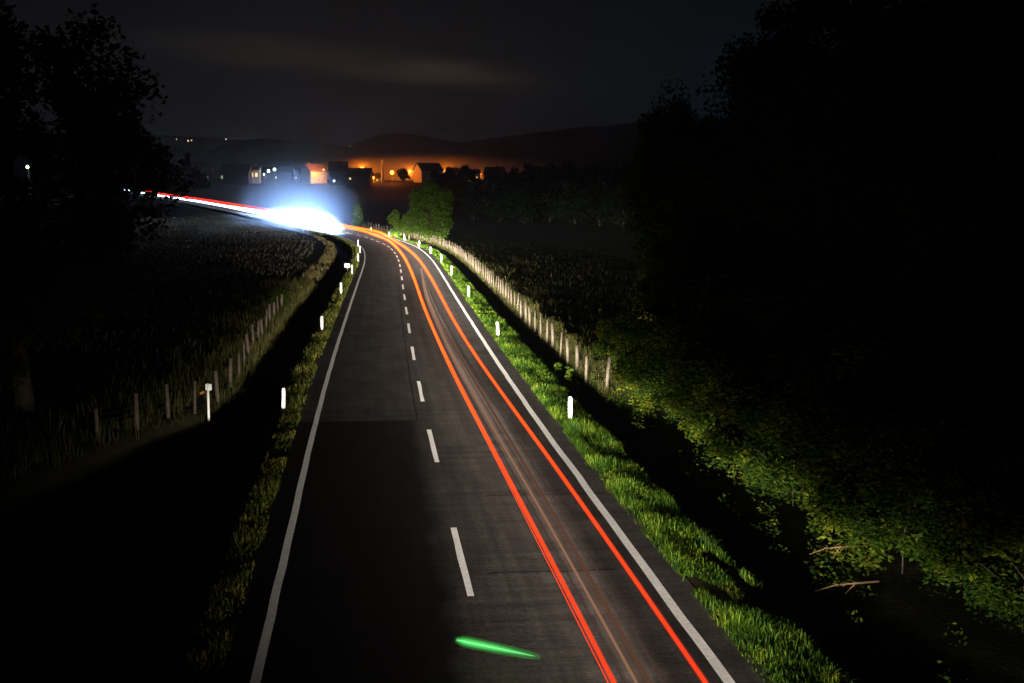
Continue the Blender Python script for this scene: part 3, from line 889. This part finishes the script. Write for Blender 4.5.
# ------------------------------------------------------------------ village
M['plaster'] = mat("house_plaster", (.50, .47, .42), .9, .12, .6, .1)
M['greyplaster'] = mat("grey_plaster", (.09, .085, .08), .9, .15, .6, .1)
M['tiles'] = mat("roof_tiles", (.24, .10, .06), .85, .3, 3., .1)
M['darktiles'] = mat("dark_roof_tiles", (.06, .05, .05), .85, .3, 3., .1)
M['winwarm'] = emit("lit_window_warm", (1.0, .50, .10), 1.6)
M['wincream'] = emit("lit_window_cream", (1.0, .72, .32), 1.3)
M['wingreen'] = emit("lit_window_pale_green", (.55, .85, .55), .5)
M['frame'] = mat("window_frame", (.4, .4, .4), .6)
def house(pxl, pxr, eave, ridge, d, rz, wall, roof, label, wins=(), depth=8.0, chim=.3):
    a, b = at(pxl, eave, d), at(pxr, eave, d)
    w = (b.x - a.x) * (1.0 if abs(rz) < .1 else .82)
    cx = (a.x + b.x) / 2; ycen = d + depth / 2
    zg = float(gz(cx, ycen)) - .4
    he, hr = a.z - zg, at(cx, ridge, d).z - zg
    hr = at(pxl, ridge, d).z - zg
    o = empty("house", (cx, ycen, zg), rz)
    x, y_ = w / 2, depth / 2
    m = MB().add([(-x, -y_, 0), (x, -y_, 0), (x, y_, 0), (-x, y_, 0), (-x, -y_, he), (x, -y_, he), (x, y_, he), (-x, y_, he), (-x, 0, hr - .15), (x, 0, hr - .15)],
                 [(0, 1, 5, 4), (2, 3, 7, 6), (1, 2, 6, 9, 5), (3, 0, 4, 8, 7), (4, 5, 9, 8), (6, 7, 8, 9)])
    m.build("wall", wall, o)
    ov, th = .5, .22
    sl = (hr - he) / y_
    vs = []
    for xx in (-x - ov, x + ov):
        for yy, zz in ((-y_ - ov, he - ov * sl), (0, hr), (y_ + ov, he - ov * sl)):
            vs += [(xx, yy, zz), (xx, yy, zz + th)]
    m = MB().add(vs, [(0, 6, 8, 2), (1, 3, 9, 7), (2, 8, 10, 4), (3, 5, 11, 9), (0, 1, 7, 6), (4, 10, 11, 5), (0, 2, 3, 1), (2, 4, 5, 3), (6, 7, 9, 8), (8, 9, 11, 10)])
    rf = m.build("roof", roof, o)
    MB().box((x * chim, .9, hr + .1), (.7, .7, 1.6)).build("chimney", wall, rf)
    for (u, v, ww, hh, wm) in wins:
        fr = MB().box((u * x, -y_ - .03, v * he), (ww + .3, .1, hh + .3)).build("window", M['frame'], o)
        MB().box((u * x, -y_ - .1, v * he), (ww, .05, hh)).build("pane", wm, fr)
    return tag(o, label, "house", "village houses on the horizon")
house(179, 213, 170, 161.5, 740, .1, M['greyplaster'], M['darktiles'], "wide dark house at the left end of the village, with one small amber window", [(.72, .45, 1.0, 1.1, M['winwarm']), (-.4, .35, .9, 1., M['darktiles'])])
house(221, 249, 171, 164.5, 735, -.05, M['greyplaster'], M['darktiles'], "dark house with a faint greenish window beside the cream lit one", [(-.93, .55, .9, 1.6, M['wingreen'])])
house(246, 259, 169.5, 165.5, 745, 0, M['plaster'], M['darktiles'], "small house with a broad cream lit front", [(-.25, .62, 2.6, 2.6, M['wincream']), (.58, .62, 1.4, 2.4, M['wincream'])], 6)
house(259, 291, 172, 167, 765, .05, M['greyplaster'], M['darktiles'], "low dark house behind the cluster of white garden lamps", [(-.6, .5, .8, .8, M['wingreen'])])
house(301, 325, 171, 164, 740, .75, M['plaster'], M['tiles'], "house with a floodlit yellow wall, orange roof and pale gable", [(.0, .3, .8, .9, M['darktiles'])], 9, -.5)
house(326, 348, 170.5, 161.5, 724, .12, M['greyplaster'], M['darktiles'], "tallest dark house of the village, right of the orange roof", [], 10)
house(345, 373, 175.5, 168, 715, -.1, M['greyplaster'], M['darktiles'], "long low dark house with one cream window, left of the bright orange glow", [(-.72, .72, .9, .9, M['wincream'])], 9, .45)
house(413, 442, 170, 163, 745, .55, M['plaster'], M['darktiles'], "dark roofed house whose left gable glows orange", [], 10)
house(483, 506, 173, 167, 745, .2, M['greyplaster'], M['darktiles'], "dark house on the skyline among the trees, right of the orange gap", [], 9)
house(372, 381, 177.5, 173.5, 765, .1, M['plaster'], M['tiles'], "tiny house lit orange at the foot of the slender tower", [(0, .4, .8, .9, M['winwarm'])], 6)
house(279, 300, 172.5, 167.5, 800, .3, M['greyplaster'], M['darktiles'], "half hidden dark roof left of the orange roofed house", [(.3, .5, .7, .8, M['winwarm'])], 8)
house(446, 459, 171.5, 168, 790, -.2, M['greyplaster'], M['darktiles'], "small dark roof on the skyline, third roof right of the slender tower", [], 7)
house(467, 480, 173, 169.5, 770, .3, M['plaster'], M['darktiles'], "small house beside the orange gap in the tree line", [(.3, .5, .7, .8, M['winwarm'])], 7)
# tall lit tower
p = at(382.5, 179, 752); zg = float(gz(p.x, 752)) - .3
ht = at(382.5, 160, 752).z - zg
o = empty("tower", (p.x, 752, zg)); m = MB()
m.tube([(0, 0, 0), (0, 0, ht * .7), (0, 0, ht)], [.85, .6, .5], 10); m.build("shaft", M['plaster'], o)
MB().tube([(0, 0, ht), (0, 0, ht + .3), (0, 0, ht + 1.0)], [.85, .8, .1], 10).build("cap", M['tiles'], o)
tag(o, "slender tall tower lit orange by the street lamps beside it", "tower")

LAMPW = .19
ORANGE, COOL = (1.0, .20, .016), (.75, 1.0, .80)
def lamp(px, py, d, col, P, br, k, label, name="street_lamp", vis=1.0):
    p = at(px, py, d); zg = float(gz(p.x, d)) - .2
    o = empty(name, (p.x, d, zg)); hh = max(p.z - zg, 2.0)
    MB().tube([(0, .5, 0), (0, .5, hh * .6), (0, .5, hh + .35), (0, .15, hh + .45)], [.10, .08, .06, .05], 6).build("pole", M['metal'], o)
    hd_ = MB().tube([(0, .3, hh + .42), (0, 0, hh + br + .12), (0, -.2, hh + br + .1)], [.1, .22, .12], 8).build("lamp_head", M['metal'], o)
    ball(MB(), (0, 0, hh), br).build("bulb", emit("lamp_glow", col, k), hd_)
    if P:
        l = point_light("lamp_light", (0, -br - .7, hh + .2), P * LAMPW, col, .3); l.parent = o
    return tag(o, label, "lamp")
lamp(392, 172.5, 740, ORANGE, 60000, 1.1, 16, "brightest orange street lamp, right of the slender tower")
lamp(373, 177.5, 756, ORANGE, 60000, .9, 10, "orange street lamp low beside the foot of the slender tower")
lamp(362, 168, 830, ORANGE, 120000, .3, 4, "orange street lamp behind the long low house")
lamp(410, 172, 825, ORANGE, 90000, .3, 4, "orange street lamp left of the house with the glowing gable")
lamp(447, 172, 835, ORANGE, 60000, .3, 4, "orange street lamp right of the house with the glowing gable")
lamp(480.5, 174, 795, ORANGE, 36000, .8, 2.2, "orange street lamp in the gap of the tree line, left of the skyline house")
lamp(523, 177.5, 790, ORANGE, 20000, .8, 1.4, "orange street lamp low behind the skyline clump of trees")
lamp(541, 173, 795, ORANGE, 20000, .7, 1.2, "orange street lamp showing through the highest skyline trees")
lamp(268.5, 171, 745, COOL, 2600, .75, 9, "left one of the two bright white garden lamps", "garden_lamp")
lamp(274.5, 169.5, 750, COOL, 2600, .8, 9, "right one of the two bright white garden lamps", "garden_lamp")
lamp(264, 174.5, 738, COOL, 800, .6, 2.5, "small white garden lamp low left of the bright pair", "garden_lamp")
lamp(276, 177.5, 730, (1, .95, .6), 600, .5, 2.5, "yellowish garden lamp below the bright white pair", "garden_lamp")
lamp(296, 177.8, 730, (.8, .85, 1), 300, .55, .9, "dim bluish lamp left of the orange roofed house", "garden_lamp")
lamp(334, 181, 700, (.6, .75, 1), 300, .55, 5, "blue-white lamp in front of the tallest dark house", "garden_lamp")
lamp(323.5, 169.5, 733, (1.0, .45, .03), 110000, .3, 5, "yellow flood lamp in front of the orange roofed house", "flood_lamp")
lamp(27.5, 167, 300, (.62, 1.0, .55), 30, .35, 9, "pale green lamp shining through the tree at the left edge", "garden_lamp")
for px, py, k, c, lab in [(176.5, 138.5, 1.6, (1, .85, .5), "leftmost lamp on the wooded hillside"), (188, 140.2, 2.2, (1, .85, .4), "brighter of the paired lamps on the hillside"),
                          (191.5, 139.8, 1.2, (1, .6, .3), "dimmer right-hand one of the paired hillside lamps"), (226, 138.5, 1.8, (1, .95, .7), "single lamp on the hill crest left of the glow"),
                          (350, 146, .5, (1, .7, .4), "faint lamp where the left hill runs down")]:
    lamp(px, py + .6, 1700, c, 0, .75, k * 2.2, lab, "hillside_lamp")

# ------------------------------------------------------------------ the vehicles' lights
def tail_mat():
    m = bpy.data.materials.new("tail_light_glow"); m.use_nodes = True
    t = m.node_tree; t.nodes.clear()
    o = N(t, "ShaderNodeOutputMaterial"); e_ = N(t, "ShaderNodeEmission"); c = N(t, "ShaderNodeTexCoord"); s = N(t, "ShaderNodeSeparateXYZ")
    r = N(t, "ShaderNodeValToRGB"); mr = N(t, "ShaderNodeMapRange"); mr.inputs[1].default_value, mr.inputs[2].default_value = 15, 160
    cols = [(0, (1.05, .040, .012)), (.12, (1.1, .080, .010)), (.28, (1.2, .21, .014)), (.6, (1.5, .34, .02)), (1, (1.9, .55, .05))]
    while len(r.color_ramp.elements) < 5: r.color_ramp.elements.new(.5)
    for el, (p_, q_) in zip(r.color_ramp.elements, cols): el.position, el.color = p_, list(q_) + [1]
    K = t.links.new
    K(c.outputs["Object"], s.inputs[0]); K(s.outputs[1], mr.inputs[0]); K(mr.outputs[0], r.inputs[0]); K(r.outputs[0], e_.inputs[0]); K(e_.outputs[0], o.inputs[0])
    e_.inputs[1].default_value = 1.15
    return m
TM = tail_mat()
def glow(name, col, k):
    m = bpy.data.materials.new(name); m.use_nodes = True
    t = m.node_tree; t.nodes.clear()
    o = N(t, "ShaderNodeOutputMaterial"); e_ = N(t, "ShaderNodeEmission")
    e_.inputs[0].default_value = list(col) + [1]; e_.inputs[1].default_value = k
    t.links.new(e_.outputs[0], o.inputs["Volume"])
    return m
ZT = .8
TL = [(617.2, 683), (571, 593), (522.9, 508.6), (478.6, 420), (431.7, 326), (421.6, 301), (413.8, 276), (404.4, 257.5), (393.4, 245), (382.5, 237.6), (366.9, 232.2)]
TR = [(705.6, 683), (660, 615), (609.5, 539), (567, 477.8), (521, 420), (456, 326), (443.4, 301), (432.5, 279.4), (420, 260.6), (404.4, 246.8), (388.8, 239)]
def px_path(lst, z, y1, tend):
    P = [on_plane(a, b, z) for a, b in lst]
    yy = [p.y for p in P]; tt = [float(lateral(p.x, p.y)) for p in P]
    yy = [-40] + yy + [yy[-1] + 25, y1 + 50]; tt = [tt[0]] + tt + [tend, tend]
    g_ = np.arange(-40, y1, 2.0)
    t_s = smooth(np.interp(g_, yy, tt), 6, 2)
    return [rp(a, b, z) for a, b in zip(g_, t_s)]
def rad(P, pairs):
    return [float(np.interp(p.y, *zip(*pairs))) for p in P]
for lst, te, lab in ((TL, 1.25, "long glowing streak of a car's left tail light, orange far off and red close by"), (TR, 2.5, "long glowing streak of a car's right tail light, nearest the right edge line")):
    P = px_path(lst, ZT, 420, te)
    rr_ = rad(P, [(0, .026), (20, .026), (60, .038), (120, .060), (200, .10), (260, .105)])
    o = MB().tube(P, rr_, 10).build("tail_light_streak", TM, None, True)
    MB().tube(P, [a * 2.0 for a in rr_], 12).build("glow", glow("tail_glow", (1.0, .035, .005), 2.2), o)
    P2 = [rp(p.y, float(lateral(p.x, p.y)) + (.055 if te > 2 else -.055), ZT - .05 + .02 * math.sin(p.y * .21)) for p in P]
    MB().tube(P2, [a * .35 for a in rr_], 8).build("strand", TM, o, True)
    tag(o, lab, "light streak", "tail light streaks over the right lane")
M['faint'] = emit("faint_lamp_glow", (.25, .13, .075), 1.0)
M['faint2'] = emit("fainter_lamp_glow", (.085, .042, .026), 1.0)
ML = [(636.5, 683), (555.6, 528), (488, 420), (440, 330), (424, 293)]
MR_ = [(648, 683), (586, 566), (500, 420), (444, 330), (427, 293)]
M['faint3'] = emit("faintest_lamp_glow", (.062, .036, .028), 1.0)
def shifted(l, k): return [(a + k * (b - 160) / 500, b) for a, b in l]
for lst, r0, mm, lab in ((shifted(ML, -11), .012, M['faint3'], "hair thin grey streak close to the left red one"), (shifted(MR_, 14), .014, M['faint3'], "hair thin grey streak nearest the right red one"),
                         (ML, .020, M['faint'], "faint brown streak between the two red ones, the sharper of the pair"), (MR_, .03, M['faint2'], "fainter brown streak between the two red ones, right of the sharper one")):
    P = px_path(lst, .45, 126, 1.9)
    o = MB().tube(P, rad(P, [(0, r0), (60, r0 * 1.5), (90, r0 * 1.3), (125, .003)]), 8).build("number_plate_streak", mm, None, True)
    if r0 > .019:
        MB().tube(P, rad(P, [(0, .11), (90, .13), (150, .04)]), 10).build("glow", glow("plate_glow", (1.0, .52, .34),   .085 if r0 < .025 else .05), o)
    tag(o, lab, "light streak", "faint light streaks over the right lane")
# oncoming car on the far road
WHITE = emit("headlight_glow", (.62, .80, 1.0), 34.0)
tw = WHITE.node_tree; c_ = N(tw, "ShaderNodeTexCoord"); s_ = N(tw, "ShaderNodeSeparateXYZ"); m_ = N(tw, "ShaderNodeMapRange")
m_.inputs[1].default_value, m_.inputs[2].default_value, m_.inputs[3].default_value, m_.inputs[4].default_value = 335, 375, 75, 5   # beams pointing at the bridge only in the bend
tw.links.new(c_.outputs["Object"], s_.inputs[0]); tw.links.new(s_.outputs[1], m_.inputs[0])
tw.links.new(m_.outputs[0], next(n for n in tw.nodes if n.type == 'EMISSION').inputs[1])
RED = emit("far_tail_light_glow", (1.0, .03, .015), 1.6)
g_ = np.arange(234, 690, 3.0)
P = [rp(a, -1.9, .75 + .25) for a in g_]
o = MB().tube(P, rad(P, [(234, .12), (240, .45), (250, .75), (265, .9), (290, .8), (320, .6), (345, .45), (420, .34), (690, .36)]), 12).build("headlight_streak", WHITE, None, True)
tag(o, "blinding white streak of an oncoming car's headlights coming down the far road into the bend", "light streak")
g_ = np.arange(330, 640, 3.0)
P = [rp(a, 1.9, 1.35) for a in g_]
o = MB().tube(P, .36, 8).build("far_tail_light_streak", RED, None, True)
tag(o, "thin red streak running along the upper side of the white headlight streak", "light streak")
# green streak above the left lane's near end
a, b = on_plane(457, 640, .35), on_plane(534, 656, .35)
P = [a.lerp(b, k) for k in np.linspace(0, 1, 12)]
o = MB().tube(P, [.008, .018, .02, .02, .019, .018, .016, .014, .012, .009, .006, .003], 10).build("green_light_streak", emit("green_glow", (.20, .85, .26), 1.0), None, True)
MB().tube([a.lerp(b, k) for k in np.linspace(-.02, 1.08, 12)], [.05, .10, .105, .105, .10, .10, .095, .09, .085, .08, .07, .04], 12).build("glow", glow("green_soft_glow", (.06, .9, .12), .9), o)
MB().tube([a.lerp(b, k) for k in np.linspace(-.01, 1.02, 12)], [.03, .06, .065, .065, .062, .06, .055, .05, .042, .034, .024, .012], 12).build("glow", glow("green_inner_glow", (.10, .95, .18), 3.6), o)
tag(o, "short green glowing streak low above the road, close to the camera", "light streak")

HEAD, HEADW = (1.0, .91, .79), 6400
y = 9.0
beams = {}
while y < 226:        # dipped headlights of the car ahead, all along its way; slower and on full beam towards the bend
    p = rp(y, 1.85, .66); q = rp(y + 10, 1.85 + 2.1, .66)
    o = spot_light("headlight", p, q - p, HEADW, HEAD, R(92), .12)
    k = 0 if y < 35 else 1 if y < 70 else 2 if y < 110 else 3
    if k in beams:
        o.data = beams[k]
    else:
        dipped_beam(o.data, (1.25, 1.6, 2.1, 2.7)[k], (0, 0, .02, .08)[k]); beams[k] = o.data
    y += 1.7
BLUE, BLUEW = (.20, .40, 1.0), .3
for y, P_ in ((240, 26000), (250, 34000), (262, 34000), (276, 26000), (292, 18000), (312, 12000), (335, 8000), (370, 700), (420, 400), (480, 400), (560, 400)):
    p = rp(y, -1.9, .75); q = rp(y - 10, -1.9, .75)
    r_ = float(np.interp(y, [240, 250, 265, 290, 320, 345, 690], [.5, 1.0, 1.25, 1.0, .75, .5, .40]))
    point_light("headlight", p + (q - p).normalized() * 0 + Vector((0, -r_ - .6, .1 + r_ * .4)), P_ * BLUEW, BLUE, .3)
